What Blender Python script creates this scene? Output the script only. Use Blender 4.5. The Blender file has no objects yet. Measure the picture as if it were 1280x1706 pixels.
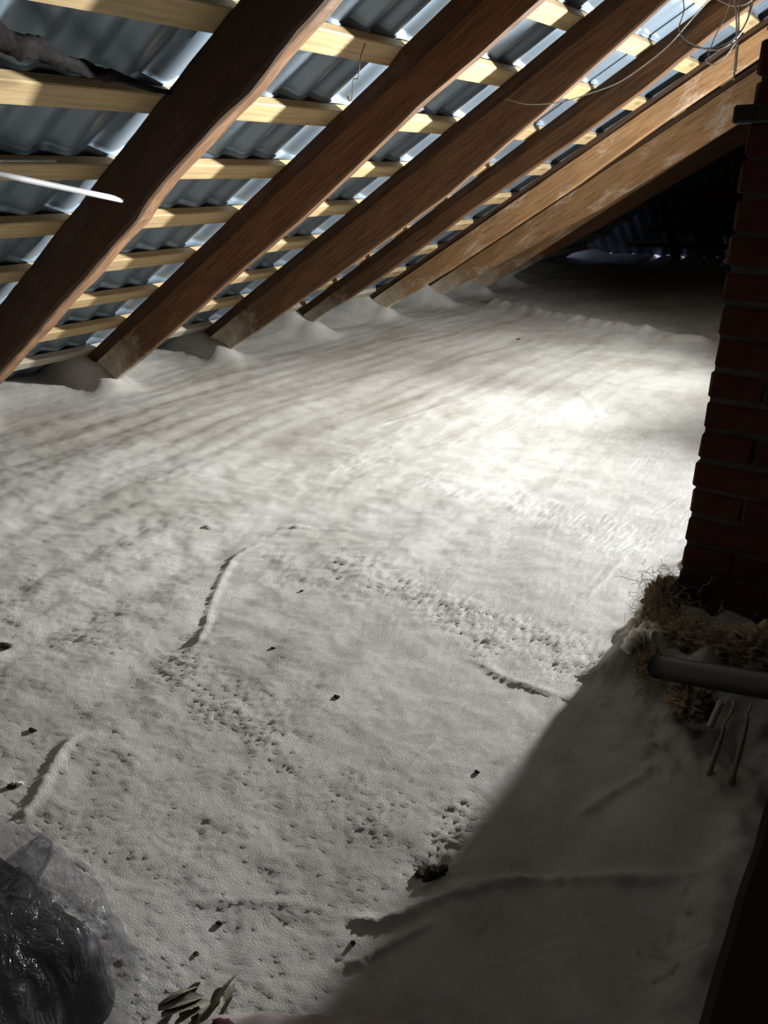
import bpy, bmesh, math, random
import numpy as np
from mathutils import Vector, Matrix

random.seed(7)
rng = np.random.default_rng(7)
scn = bpy.context.scene
COL = scn.collection

# ------------------------------------------------------------------ camera
CAM_H = 1.15
F_PX, CX, CY = 1280.0, 640.0, 853.0
def _n(v): return v / np.linalg.norm(v)
_b = np.array([960.0, -568.0, F_PX]); _b = _n(_b)          # ridge direction seen by the camera
_vy = (960 * 508.3 + F_PX ** 2) / (960 * 0.16 + 568); _vx = 508.3 - 0.16 * _vy
_up = -_n(np.array([_vx, _vy, F_PX]))
_b = _n(_b - _up * (_b @ _up))
_ax = _n(np.cross(_b, _up))
RC = np.stack([_ax, _b, _up])                              # camera axes (x right, y down, z forward) -> world
cam = bpy.data.cameras.new('camera'); cam_o = bpy.data.objects.new('camera', cam); COL.objects.link(cam_o)
cam.sensor_fit = 'HORIZONTAL'; cam.sensor_width = 36.0; cam.lens = 36.0 * F_PX / 1280.0
cam.clip_start = 0.02; cam.clip_end = 100
_m = np.stack([RC @ [1, 0, 0], RC @ [0, -1, 0], RC @ [0, 0, -1]], axis=1)
cam_o.matrix_world = Matrix([[*_m[0], 0], [*_m[1], 0], [*_m[2], CAM_H], [0, 0, 0, 1]])
scn.camera = cam_o

# ------------------------------------------------------------------ world, exposure
w = bpy.data.worlds.new('world'); scn.world = w; w.use_nodes = True
bg = w.node_tree.nodes['Background']; bg.inputs[0].default_value = (0.62, 0.72, 1.0, 1); bg.inputs[1].default_value = 0.9
scn.view_settings.view_transform = 'Standard'; scn.view_settings.look = 'None'
scn.view_settings.gamma = 1.0; scn.view_settings.use_curve_mapping = False
scn.view_settings.exposure = -0.12

# ------------------------------------------------------------------ the work light's beam (its body is built further down)
LAMP = Vector((-0.12, 5.0, 0.87))
def beam_dir(az, el):                                       # azimuth measured from -X towards +Y
    a, e = math.radians(az), math.radians(el)
    return Vector((-math.cos(a) * math.cos(e), math.sin(a) * math.cos(e), math.sin(e)))
LAMP_DIR = beam_dir(-36, 4)
def beam(name, az, el, energy, angle, blend):
    li = bpy.data.lights.new(name, 'SPOT'); lo = bpy.data.objects.new(name, li); COL.objects.link(lo)
    li.energy = energy; li.color = (0.985, 0.99, 0.985); li.spot_size = math.radians(angle); li.spot_blend = blend; li.shadow_soft_size = 0.055
    lo.location = LAMP + LAMP_DIR * 0.075; lo.rotation_euler = beam_dir(az, el).to_track_quat('-Z', 'Y').to_euler()
beam('work_light_beam', -72, 2, 1350, 72, 1.0)              # the long reflector's throw: left half
beam('work_light_beam', -44, -1, 960, 69, 1.0)              # and right half
beam('work_light_spill', -15, 16, 520, 156, 0.95)             # its spill

# ------------------------------------------------------------------ geometry helpers
TH = math.radians(31.53); CT, ST = math.cos(TH), math.sin(TH)
EX = -4.03                                                  # x of the eave line
WB = -0.22                                                  # inner face of the battens, measured from the rafter bottoms
def S(u, Y, wv=0.0):
    """slope frame: u up the slope, Y along the ridge, wv towards the room"""
    return Vector((EX + u * CT + wv * ST, Y, u * ST - wv * CT))
def ray(px, py): return RC @ np.array([(px - CX) / F_PX, (py - CY) / F_PX, 1.0])
def at_z(px, py, z=0.0):
    d = ray(px, py); t = (z - CAM_H) / d[2]; return Vector((d[0] * t, d[1] * t, z))
def at_y(px, py, Y):
    d = ray(px, py); t = Y / d[1]; return Vector((d[0] * t, Y, CAM_H + d[2] * t))
def at_w(px, py, wv):
    d = ray(px, py); o = np.array([-EX, 0, CAM_H]); nn = np.array([ST, 0, -CT]); t = (wv - o @ nn) / (d @ nn)
    return Vector((d[0] * t, d[1] * t, CAM_H + d[2] * t))
def uw(p):
    return ((p.x - EX) * CT + p.z * ST, (p.x - EX) * ST - p.z * CT)

def link(o, parent=None):
    COL.objects.link(o)
    if parent is not None: o.parent = parent
    return o
def mesh_obj(name, verts, faces, mat, parent=None, smooth=False):
    me = bpy.data.meshes.new(name); me.from_pydata([tuple(v) for v in verts], [], faces); me.update()
    if smooth: me.polygons.foreach_set('use_smooth', [len(f) <= 4 for f in faces])
    if mat: me.materials.append(mat)
    return link(bpy.data.objects.new(name, me), parent)
def bm_obj(name, bm, mat, parent=None, smooth=False):
    me = bpy.data.meshes.new(name); bm.to_mesh(me); bm.free()
    if smooth: me.polygons.foreach_set('use_smooth', [True] * len(me.polygons))
    if mat: me.materials.append(mat)
    return link(bpy.data.objects.new(name, me), parent)
def empty(name, loc=(0, 0, 0), rot=(0, 0, 0), parent=None):
    o = bpy.data.objects.new(name, None); o.empty_display_size = 0.1
    o.location = loc; o.rotation_euler = rot; return link(o, parent)
def tag(o, label, cat, group=None, kind=None):
    o['label'] = label; o['category'] = cat
    if group: o['group'] = group
    if kind: o['kind'] = kind
    return o
def struct(o): o['kind'] = 'structure'; return o
def box(bm, lo_, hi_, bev=0.0, mat=None):
    r = bmesh.ops.create_cube(bm, size=1.0)
    vs = r['verts']
    for v in vs:
        v.co = Vector([lo_[i] + (v.co[i] + 0.5) * (hi_[i] - lo_[i]) for i in range(3)])
        if mat is not None: v.co = mat @ v.co
    if bev > 0:
        es = list({e for v in vs for e in v.link_edges})
        bmesh.ops.bevel(bm, geom=es, offset=bev, segments=1, affect='EDGES', profile=0.6)
def grid_faces(nu, nv, close_v=False):
    f = []
    m = nv if close_v else nv - 1
    for i in range(nu - 1):
        for j in range(m):
            j2 = (j + 1) % nv
            f.append((i * nv + j, i * nv + j2, (i + 1) * nv + j2, (i + 1) * nv + j))
    return f
def tube(pts, radii, seg=8, caps=True):
    """verts, faces of a tube through pts with a radius at each"""
    pts = [Vector(p) for p in pts]; n = len(pts)
    if not hasattr(radii, '__len__'): radii = [radii] * n
    V = []; up = None
    for i in range(n):
        t = (pts[min(i + 1, n - 1)] - pts[max(i - 1, 0)]).normalized()
        if up is None:
            up = t.orthogonal().normalized()
        else:
            up = (up - t * up.dot(t)); up = up.normalized() if up.length > 1e-6 else t.orthogonal().normalized()
        s = t.cross(up)
        for k in range(seg):
            a = 2 * math.pi * k / seg
            V.append(pts[i] + (up * math.cos(a) + s * math.sin(a)) * radii[i])
    F = grid_faces(n, seg, True)
    if caps:
        F.append(tuple(range(seg))[::-1]); F.append(tuple((n - 1) * seg + k for k in range(seg)))
    return V, F
def spline(pts, n=8):
    """Catmull-Rom through pts"""
    P = [Vector(p) for p in pts]; P = [P[0] * 2 - P[1]] + P + [P[-1] * 2 - P[-2]]
    out = []
    for i in range(1, len(P) - 2):
        for k in range(n):
            t = k / n
            a, b, c, d = P[i - 1], P[i], P[i + 1], P[i + 2]
            out.append(0.5 * ((2 * b) + (c - a) * t + (2 * a - 5 * b + 4 * c - d) * t * t + (3 * b - a - 3 * c + d) * t ** 3))
    out.append(P[-2]); return out
class Acc:
    """collects verts and faces for one mesh"""
    def __init__(s): s.V = []; s.F = []
    def add(s, VF):
        k = len(s.V); s.V += list(VF[0]); s.F += [tuple(i + k for i in f) for f in VF[1]]
# --- numpy noise
_perm = np.random.default_rng(3).permutation(4096)
_gx = np.cos(np.arange(4096) * 2.399963); _gy = np.sin(np.arange(4096) * 2.399963)
def gnoise(x, y, seed=0):
    xi = np.floor(x).astype(np.int64); yi = np.floor(y).astype(np.int64)
    xf = x - xi; yf = y - yi
    u = xf * xf * xf * (xf * (xf * 6 - 15) + 10); v = yf * yf * yf * (yf * (yf * 6 - 15) + 10)
    def g(ix, iy, dx, dy):
        h = _perm[(_perm[(ix + seed * 131) & 4095] + iy) & 4095]
        return _gx[h] * dx + _gy[h] * dy
    a = g(xi, yi, xf, yf); b = g(xi + 1, yi, xf - 1, yf)
    c = g(xi, yi + 1, xf, yf - 1); d = g(xi + 1, yi + 1, xf - 1, yf - 1)
    return (a + (b - a) * u + (c + (d - c) * u - a - (b - a) * u) * v) * 1.5
def fbm(x, y, seed=0, octv=3):
    r = 0; a = 1.0
    for k in range(octv):
        r = r + a * gnoise(x * 2 ** k, y * 2 ** k, seed + k * 7); a *= 0.5
    return r
def sstep(a, b, x):
    t = np.clip((x - a) / (b - a), 0, 1); return t * t * (3 - 2 * t)

# ------------------------------------------------------------------ materials
def newmat(name):
    m = bpy.data.materials.new(name); m.use_nodes = True
    nt = m.node_tree; p = nt.nodes['Principled BSDF']
    return m, nt, p
def N(nt, typ, **kw):
    n = nt.nodes.new(typ)
    for k, v in kw.items(): setattr(n, k, v)
    return n
def coords(nt, scale=(1, 1, 1), loc=(0, 0, 0)):
    tc = N(nt, 'ShaderNodeTexCoord'); mp = N(nt, 'ShaderNodeMapping')
    mp.inputs['Scale'].default_value = scale; mp.inputs['Location'].default_value = loc
    nt.links.new(tc.outputs['Object'], mp.inputs['Vector']); return mp.outputs['Vector']
def noise(nt, vec, scale, detail=4, rough=0.6, dist=0.0):
    n = N(nt, 'ShaderNodeTexNoise'); n.inputs['Scale'].default_value = scale; n.inputs['Detail'].default_value = detail
    n.inputs['Roughness'].default_value = rough; n.inputs['Distortion'].default_value = dist
    nt.links.new(vec, n.inputs['Vector']); return n.outputs['Fac']
def ramp(nt, fac, stops):
    r = N(nt, 'ShaderNodeValToRGB'); e = r.color_ramp.elements
    while len(e) > 1: e.remove(e[-1])
    e[0].position = stops[0][0]; e[0].color = stops[0][1]
    for p, c in stops[1:]:
        k = e.new(p); k.color = c
    nt.links.new(fac, r.inputs['Fac']); return r.outputs['Color']
def c4(r, g, b): return (r, g, b, 1)
def grey(v): return (v, v, v, 1)
def mixc(nt, fac, a, b, mode='MIX'):
    m = N(nt, 'ShaderNodeMix', data_type='RGBA', blend_type=mode)
    for sock, v in ((m.inputs['Factor'], fac), (m.inputs['A'], a), (m.inputs['B'], b)):
        if hasattr(v, 'node'): nt.links.new(v, sock)
        else: sock.default_value = v
    # colour sockets are the RGBA ones
    return m
def mix_rgb(nt, fac, a, b, mode='MIX'):
    m = N(nt, 'ShaderNodeMix', data_type='RGBA', blend_type=mode)
    socks = {'f': m.inputs[0], 'a': m.inputs[6], 'b': m.inputs[7]}
    for k, v in (('f', fac), ('a', a), ('b', b)):
        if hasattr(v, 'node'): nt.links.new(v, socks[k])
        else: socks[k].default_value = v
    return m.outputs[2]
def math_n(nt, op, a, b=None):
    m = N(nt, 'ShaderNodeMath', operation=op)
    for i, v in enumerate((a, b)):
        if v is None: continue
        if hasattr(v, 'node'): nt.links.new(v, m.inputs[i])
        else: m.inputs[i].default_value = v
    return m.outputs[0]
def bump(nt, p, h, strength=0.3, dist=0.01, normal=None):
    b = N(nt, 'ShaderNodeBump'); b.inputs['Strength'].default_value = strength; b.inputs['Distance'].default_value = dist
    nt.links.new(h, b.inputs['Height'])
    if normal is not None: nt.links.new(normal, b.inputs['Normal'])
    nt.links.new(b.outputs['Normal'], p.inputs['Normal']); return b.outputs['Normal']

def wood(name, dark, mid, light, spray=None, stains=0.0, knots=True, rough=0.75, shade_side=False):
    """sawn wood, grain along the object's own x; spray = foam overspray below this height along the rafter"""
    m, nt, p = newmat(name)
    v = coords(nt, (1.4, 22, 22)); g = noise(nt, v, 3.0, 6, 0.65, 0.4)
    colr = ramp(nt, g, [(0.25, dark), (0.5, mid), (0.75, light)])
    v2 = coords(nt, (1.2, 5, 5)); blot = noise(nt, v2, 1.6, 4, 0.6)
    colr = mix_rgb(nt, 0.55, colr, ramp(nt, blot, [(0.3, grey(0.45)), (0.7, grey(1.0))]), 'MULTIPLY')
    if knots:
        vo = N(nt, 'ShaderNodeTexVoronoi'); vo.inputs['Scale'].default_value = 1.0
        nt.links.new(coords(nt, (2.3, 7, 7), (0.3, 0.2, 0.1)), vo.inputs['Vector'])
        kf = ramp(nt, vo.outputs['Distance'], [(0.0, grey(1)), (0.10, grey(0.8)), (0.17, grey(0))])
        colr = mix_rgb(nt, math_n(nt, 'MULTIPLY', kf, 0.55), colr, tuple(0.35 * c for c in dark[:3]) + (1,))
    if stains:
        sn = noise(nt, coords(nt, (2.2, 6, 6)), 1.3, 6, 0.75, 0.6)
        sf = ramp(nt, sn, [(0.55, grey(0)), (0.68, grey(1))])
        colr = mix_rgb(nt, math_n(nt, 'MULTIPLY', sf, stains), colr, c4(0.55, 0.47, 0.38))
    if shade_side:  # shade and dark blotches of the camera-side face painted into the colour
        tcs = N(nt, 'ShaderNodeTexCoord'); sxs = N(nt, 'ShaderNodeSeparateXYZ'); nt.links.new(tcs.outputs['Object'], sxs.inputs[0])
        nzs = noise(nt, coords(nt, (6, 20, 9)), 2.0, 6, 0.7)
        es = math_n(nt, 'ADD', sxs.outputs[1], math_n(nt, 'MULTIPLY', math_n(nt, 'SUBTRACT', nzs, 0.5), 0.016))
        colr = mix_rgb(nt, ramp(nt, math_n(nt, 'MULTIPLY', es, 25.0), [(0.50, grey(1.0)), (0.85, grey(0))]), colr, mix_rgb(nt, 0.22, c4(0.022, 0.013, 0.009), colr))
    if spray is not None:
        tc = N(nt, 'ShaderNodeTexCoord'); sx = N(nt, 'ShaderNodeSeparateXYZ'); nt.links.new(tc.outputs['Object'], sx.inputs[0])
        nz = noise(nt, coords(nt, (1, 1, 1)), 7.0, 10, 0.8)
        e = math_n(nt, 'ADD', math_n(nt, 'SUBTRACT', spray, sx.outputs[0]), math_n(nt, 'MULTIPLY', math_n(nt, 'SUBTRACT', nz, 0.5), 1.1))
        sf = ramp(nt, math_n(nt, 'MULTIPLY', e, 1.2), [(0.0, grey(0)), (0.7, grey(0.85))])
        colr = mix_rgb(nt, sf, colr, c4(0.66, 0.62, 0.50))
    nt.links.new(colr, p.inputs['Base Color']); p.inputs['Roughness'].default_value = rough
    p.inputs['Specular IOR Level'].default_value = 0.25
    bump(nt, p, g, 0.35, 0.004)
    return m
M_OLD = wood('old_brown_timber', c4(0.045, 0.023, 0.012), c4(0.135, 0.069, 0.032), c4(0.22, 0.116, 0.056), spray=0.50)
M_OLDER = wood('dark_weathered_timber', c4(0.14, 0.070, 0.036), c4(0.30, 0.165, 0.085), c4(0.40, 0.24, 0.13), spray=0.10, stains=0.3, shade_side=True)
M_AMBER = wood('amber_timber', c4(0.15, 0.078, 0.034), c4(0.33, 0.185, 0.083), c4(0.44, 0.26, 0.125), spray=0.45, stains=0.6)
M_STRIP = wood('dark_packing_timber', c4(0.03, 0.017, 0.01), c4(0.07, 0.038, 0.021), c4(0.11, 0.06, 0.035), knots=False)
M_PINE = wood('fresh_pine', c4(0.42, 0.28, 0.13), c4(0.57, 0.42, 0.22), c4(0.66, 0.51, 0.29), rough=0.6)
M_PLATE = wood('foam_dusted_board', c4(0.30, 0.25, 0.18), c4(0.48, 0.43, 0.34), c4(0.60, 0.56, 0.47), knots=False)
M_BEAM = wood('sooty_timber', c4(0.010, 0.008, 0.007), c4(0.016, 0.012, 0.010), c4(0.026, 0.020, 0.016), knots=False)  # near-black all over, hardly any grain

def plain(name, col, rough=0.6, metal=0.0, var=0.25, scale=12, bmp=0.2, bscale=60, bdist=0.003):
    m, nt, p = newmat(name)
    n1 = noise(nt, coords(nt), scale, 5, 0.65)
    a = tuple(c * (1 - var) for c in col) + (1,); b = tuple(min(1, c * (1 + var)) for c in col) + (1,)
    nt.links.new(ramp(nt, n1, [(0.3, a), (0.7, b)]), p.inputs['Base Color'])
    p.inputs['Roughness'].default_value = rough; p.inputs['Metallic'].default_value = metal
    if rough >= 0.8: p.inputs['Specular IOR Level'].default_value = 0.1
    if bmp: bump(nt, p, noise(nt, coords(nt), bscale, 4, 0.7), bmp, bdist)
    return m
def metal_mat():
    m, nt, p = newmat('grey_roof_steel')
    n1 = noise(nt, coords(nt), 1.7, 4, 0.6)
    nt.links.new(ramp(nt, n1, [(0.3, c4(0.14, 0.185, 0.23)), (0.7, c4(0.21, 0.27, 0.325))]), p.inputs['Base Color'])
    p.inputs['Metallic'].default_value = 0.35; p.inputs['Roughness'].default_value = 0.42
    bump(nt, p, noise(nt, coords(nt), 260, 2, 0.5), 0.12, 0.001)
    return m
M_METAL = metal_mat()
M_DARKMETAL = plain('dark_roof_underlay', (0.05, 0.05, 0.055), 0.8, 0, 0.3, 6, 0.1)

def foam_mat(name='spray_foam', k=1.0):
    m, nt, p = newmat(name)
    v = coords(nt)
    big = noise(nt, v, 1.6, 5, 0.65, 0.3); mid = noise(nt, v, 11, 5, 0.7)
    colr = ramp(nt, big, [(0.32, c4(0.47 * k, 0.45 * k, 0.40 * k)), (0.55, c4(0.66 * k, 0.65 * k, 0.61 * k)), (0.8, c4(0.70 * k, 0.69 * k, 0.655 * k))])
    colr = mix_rgb(nt, 0.35, colr, ramp(nt, mid, [(0.3, c4(0.62, 0.58, 0.50)), (0.55, grey(1.0))]), 'MULTIPLY')
    nt.links.new(colr, p.inputs['Base Color'])
    p.inputs['Roughness'].default_value = 0.52; p.inputs['Specular IOR Level'].default_value = 0.45
    fine = noise(nt, coords(nt, (240, 340, 240)), 1.0, 5, 0.75)
    bump(nt, p, fine, 0.9, 0.006)
    return m
M_FOAM = foam_mat()

M_BRICK = plain('dark_red_brick', (0.065, 0.027, 0.021), 0.9, 0, 0.35, 9, 0.6, 70, 0.004)
M_MORTAR = plain('lime_mortar', (0.075, 0.066, 0.058), 0.95, 0, 0.3, 14, 0.6, 80, 0.004)
M_BLOCK = plain('dark_masonry', (0.08, 0.06, 0.05), 0.95, 0, 0.3, 5, 0.5, 30, 0.01)
M_PIPE = plain('grey_plastic', (0.028, 0.03, 0.034), 0.5, 0, 0.2, 8, 0.05)
M_WHITE = plain('white_plastic', (0.34, 0.35, 0.36), 0.5, 0, 0.12, 20, 0.08)
M_BLACKSTRIP = plain('tarred_felt', (0.012, 0.011, 0.011), 0.9, 0, 0.5, 14, 0.6, 40, 0.006)
M_WIRE = plain('bare_aluminium_wire', (0.38, 0.36, 0.33), 0.4, 0.8, 0.1, 30, 0)
M_DARKWIRE = plain('rusty_wire', (0.05, 0.04, 0.035), 0.6, 0.5, 0.2, 30, 0)
M_IRON = plain('black_iron', (0.012, 0.011, 0.011), 0.7, 0.3, 0.2, 30, 0.2)
M_WOOL = plain('mineral_wool', (0.30, 0.235, 0.16), 0.95, 0, 0.35, 20, 0.8, 90, 0.006)
M_BEAD = plain('cured_foam_bead', (0.80, 0.77, 0.69), 0.45, 0, 0.08, 10, 0.15, 50)
M_CHIP = plain('dark_bark', (0.06, 0.048, 0.035), 0.9, 0, 0.4, 60, 0.6, 120)
M_STRAW = plain('dusty_dry_leaf', (0.27, 0.245, 0.19), 0.85, 0, 0.45, 25, 0.4, 90)
M_BAG = plain('black_polythene', (0.006, 0.006, 0.007), 0.55, 0, 0.3, 10, 0.15, 30)
M_PINK = plain('pale_pink_film', (0.20, 0.165, 0.155), 0.6, 0, 0.15, 10, 0.1)
M_MAROON = plain('maroon_cloth', (0.035, 0.008, 0.013), 0.8, 0, 0.2, 20, 0.3)
M_LAMP_BODY = plain('black_lamp_housing', (0.02, 0.02, 0.02), 0.5, 0.2, 0.2, 10, 0.05)
def emit_mat():
    m, nt, p = newmat('lamp_glass'); p.inputs['Base Color'].default_value = c4(0.9, 0.9, 0.88)
    p.inputs['Emission Color'].default_value = c4(1, 0.97, 0.92); p.inputs['Emission Strength'].default_value = 12
    n1 = noise(nt, coords(nt), 40, 2, 0.5); nt.links.new(ramp(nt, n1, [(0, grey(0.2)), (1, grey(0.4))]), p.inputs['Roughness'])
    return m
M_LAMP = emit_mat()
def film_mat():
    m, nt, p = newmat('clear_stretch_film')
    p.inputs['Base Color'].default_value = c4(0.17, 0.17, 0.18); p.inputs['Roughness'].default_value = 0.12
    p.inputs['Specular IOR Level'].default_value = 0.6
    tr = N(nt, 'ShaderNodeBsdfTransparent'); tr.inputs[0].default_value = c4(0.9, 0.9, 0.92)
    mx = N(nt, 'ShaderNodeMixShader')
    n1 = noise(nt, coords(nt, (34, 34, 7)), 1.0, 5, 0.65, 0.6)
    nt.links.new(ramp(nt, n1, [(0.35, grey(0.05)), (0.78, grey(0.5))]), mx.inputs[0])
    nt.links.new(tr.outputs[0], mx.inputs[1]); nt.links.new(p.outputs[0], mx.inputs[2])
    nt.links.new(mx.outputs[0], nt.nodes['Material Output'].inputs['Surface'])
    bump(nt, p, n1, 0.7, 0.02)
    return m
M_FILM = film_mat()

# ------------------------------------------------------------------ the foam floor
RAFTER_Y = [1.91, 2.83, 3.79, 4.80, 5.80, 6.78, 7.62, 8.45]
HIP_Y0, HIP_SL = 11.7, math.radians(36)                     # far hip: its eave and its slope
FLOOR_EDGE_X = -0.045
def seg_dist(x, y, pts):
    """distance to a polyline and the running parameter 0..1 along it"""
    best = np.full(x.shape, 1e9); par = np.zeros(x.shape); n = len(pts) - 1
    for i in range(n):
        a = pts[i]; b = pts[i + 1]; dx, dy = b[0] - a[0], b[1] - a[1]; L = dx * dx + dy * dy
        t = np.clip(((x - a[0]) * dx + (y - a[1]) * dy) / L, 0, 1)
        d = np.hypot(x - a[0] - t * dx, y - a[1] - t * dy)
        m = d < best; best = np.where(m, d, best); par = np.where(m, (i + t) / n, par)
    return best, par
def pix(*pp): return [tuple(at_z(*p)[:2]) for p in pp]
RIDGES = [  # polyline in the foam, half width, height
    (pix((438, 899), (412, 908), (388, 925), (368, 962), (350, 1005), (342, 1040), (328, 1066), (312, 1080)), 0.017, 0.020),
    (pix((128, 1215), (105, 1240), (86, 1272), (68, 1305), (48, 1338), (30, 1358)), 0.021, 0.019),
    (pix((470, 873), (490, 872), (512, 874)), 0.016, 0.017), (pix((512, 874), (545, 876), (580, 878)), 0.010, 0.009),
    (pix((345, 874), (352, 875)), 0.018, 0.020),
    (pix((785, 1082), (818, 1102), (850, 1122), (900, 1140), (950, 1155), (985, 1172)), 0.016, 0.014),
    (pix((555, 1508), (585, 1520), (625, 1527), (680, 1512), (740, 1490), (800, 1470), (860, 1458), (960, 1461), (1060, 1460), (1150, 1452), (1230, 1440)), 0.020, 0.024),
    (pix((545, 1612), (600, 1590), (650, 1566), (700, 1540), (745, 1512)), 0.013, 0.016),
    (pix((285, 1502), (340, 1495), (420, 1489), (480, 1492), (540, 1500)), 0.014, 0.005),
    (pix((960, 1352), (1010, 1320), (1060, 1290), (1110, 1255)), 0.020, 0.018),
    (pix((690, 1260), (715, 1235), (735, 1215)), 0.012, 0.008),
    (pix((985, 980), (1010, 955), (1040, 925)), 0.020, 0.012), (pix((965, 650), (985, 668), (1002, 690)), 0.035, 0.022),
    (pix((640, 705), (690, 690), (735, 675)), 0.03, 0.012), (pix((820, 642), (880, 640), (940, 650)), 0.03, 0.010),
    (pix((795, 498), (900, 520), (1000, 540), (1100, 556), (1210, 580)), 0.12, 0.055),
]
ROUGH = [  # pitted bands: centre line, half width
    (pix((590, 935), (680, 970), (780, 1020), (880, 1060), (1010, 1110)), 0.14, 1.0),
    (pix((740, 800), (860, 830), (950, 860), (1050, 890)), 0.16, 0.8), (pix((590, 770), (640, 765)), 0.15, 0.5),
    (pix((720, 1440), (745, 1400), (790, 1350)), 0.05, 1.0), (pix((300, 1100), (380, 1160), (440, 1210)), 0.10, 0.7),
    (pix((420, 930), (520, 950), (600, 980)), 0.11, 0.6), (pix((130, 1040), (220, 1080)), 0.10, 0.5),
    (pix((440, 1280), (520, 1290), (620, 1330)), 0.12, 0.45), (pix((400, 690), (460, 705)), 0.12, 0.4),
    (pix((1040, 1130), (1080, 1170)), 0.08, 0.8), (pix((1150, 1500), (1090, 1640)), 0.03, 0.9),
    (pix((90, 740), (200, 770), (320, 800)), 0.2, 0.35),
]
def floor_h(x, y):
    h = 0.0095 * gnoise(x * 3.6 + 0.5 * gnoise(y * 0.9, x * 0.7, 5), y * 0.75, 1)       # joist-wise swells along the ridge
    h += 0.0058 * gnoise(x * 8.5 + 0.7 * gnoise(y * 1.2, x, 6), y * 1.25, 2)
    h += 0.010 * gnoise(x * 1.6, y * 1.8, 3)
    h += 0.0030 * fbm(x * 9, y * 11, 4, 3)
    rough = 0.10 + 0.20 * sstep(0.1, 0.8, fbm(x * 1.3, y * 1.5, 9, 3))
    for pts, hw, k in ROUGH:
        d, _ = seg_dist(x, y, pts); rough = np.maximum(rough, k * (1 - sstep(hw * 0.3, hw * 1.25, d + 0.05 * fbm(x * 7, y * 7, 22, 2))))
    pit = np.abs(fbm(x * 52, y * 84, 11, 2)) + 0.7 * np.abs(fbm(x * 95, y * 140, 15, 1))
    h += rough * (0.0078 * np.minimum(pit, 0.9) - 0.0034)
    h += 0.0017 * fbm(x * 85, y * 120, 17, 2)
    for i, (pts, hw, k) in enumerate(RIDGES):
        if hw < 0.05: hw, k = hw * 0.66, k * 0.42
        fq = 22 if hw < 0.05 else 3.5
        wob = 0.35 * hw * fbm(x * fq, y * fq, 30 + i, 2)
        d, t = seg_dist(x, y, pts); d = np.maximum(0, d + wob)
        e1 = 0.24 if i in (5, 6, 7, 8) else 0.10
        ends = sstep(0.0, e1, t) * (1 - sstep(1 - e1, 1.0, t)) if len(pts) > 3 else 1.0
        h += k * ends * np.exp(-(d / hw) ** 2 * 1.6) * (0.8 + 0.35 * fbm(x * 2 * fq, y * 2 * fq, 50 + i, 2))
    # the pit with bark in it
    px_, py_ = at_z(716, 1452)[:2]
    h -= 0.008 * np.exp(-((x - px_) ** 2 / 0.022 ** 2 + (y - py_) ** 2 / 0.010 ** 2))
    # foam climbs towards the eave and hugs each rafter foot
    rise = 0.085 * sstep(-3.98, -4.45, x) * (1 + 0.35 * gnoise(y * 2.3, x * 2, 13))
    h += rise
    for Y in RAFTER_Y:
        d = np.abs(y - (Y + 0.03)); sl = np.exp(-(np.maximum(0, d - 0.045) / 0.085) ** 2)
        h += sl * 0.19 * sstep(-3.74, -4.30, x + 0.05 * gnoise(x * 6, y * 6, 14))
        d2 = np.hypot((x + 3.95) / 0.13, (y - Y + 0.02) / 0.10); h += 0.035 * np.exp(-d2 ** 2)
    # raised lip along the dark beam, piled foam at the chimney foot
    lip = np.exp(-((x - FLOOR_EDGE_X + 0.03) / 0.035) ** 2) * sstep(1.55, 1.35, y)
    h += lip * (0.016 + 0.010 * fbm(x * 12, y * 18, 16, 2))
    h += 0.07 * np.exp(-(np.maximum(0, np.maximum(-0.42 - x, 1.72 - y)) / 0.07) ** 2) * sstep(2.7, 2.3, y) * sstep(-0.62, -0.4, x) * (1 + 0.7 * fbm(x * 9, y * 9, 19, 2)) 
    h += 0.022 * (0.6 + fbm(x * 13, y * 13, 41, 3)) * sstep(1.30, 1.5, y) * sstep(1.95, 1.8, y) * sstep(-0.40, -0.22, x)
    # far eave
    h += 0.105 * sstep(HIP_Y0 - 1.0, HIP_Y0 - 0.05, y) + 0.10 * np.exp(-(((x + 3.5) / 0.5) ** 2 + ((y - 10.4) / 0.35) ** 2))
    for px_ in (1090, 1134, 1212):
        xx = at_y(px_, 440, HIP_Y0 - 0.05).x
        h -= 0.065 * np.exp(-((x - xx) / (0.05 if px_ == 1090 else 0.032)) ** 2) * sstep(HIP_Y0 - 0.7, HIP_Y0 - 0.2, y)
    return h - 0.012
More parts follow.
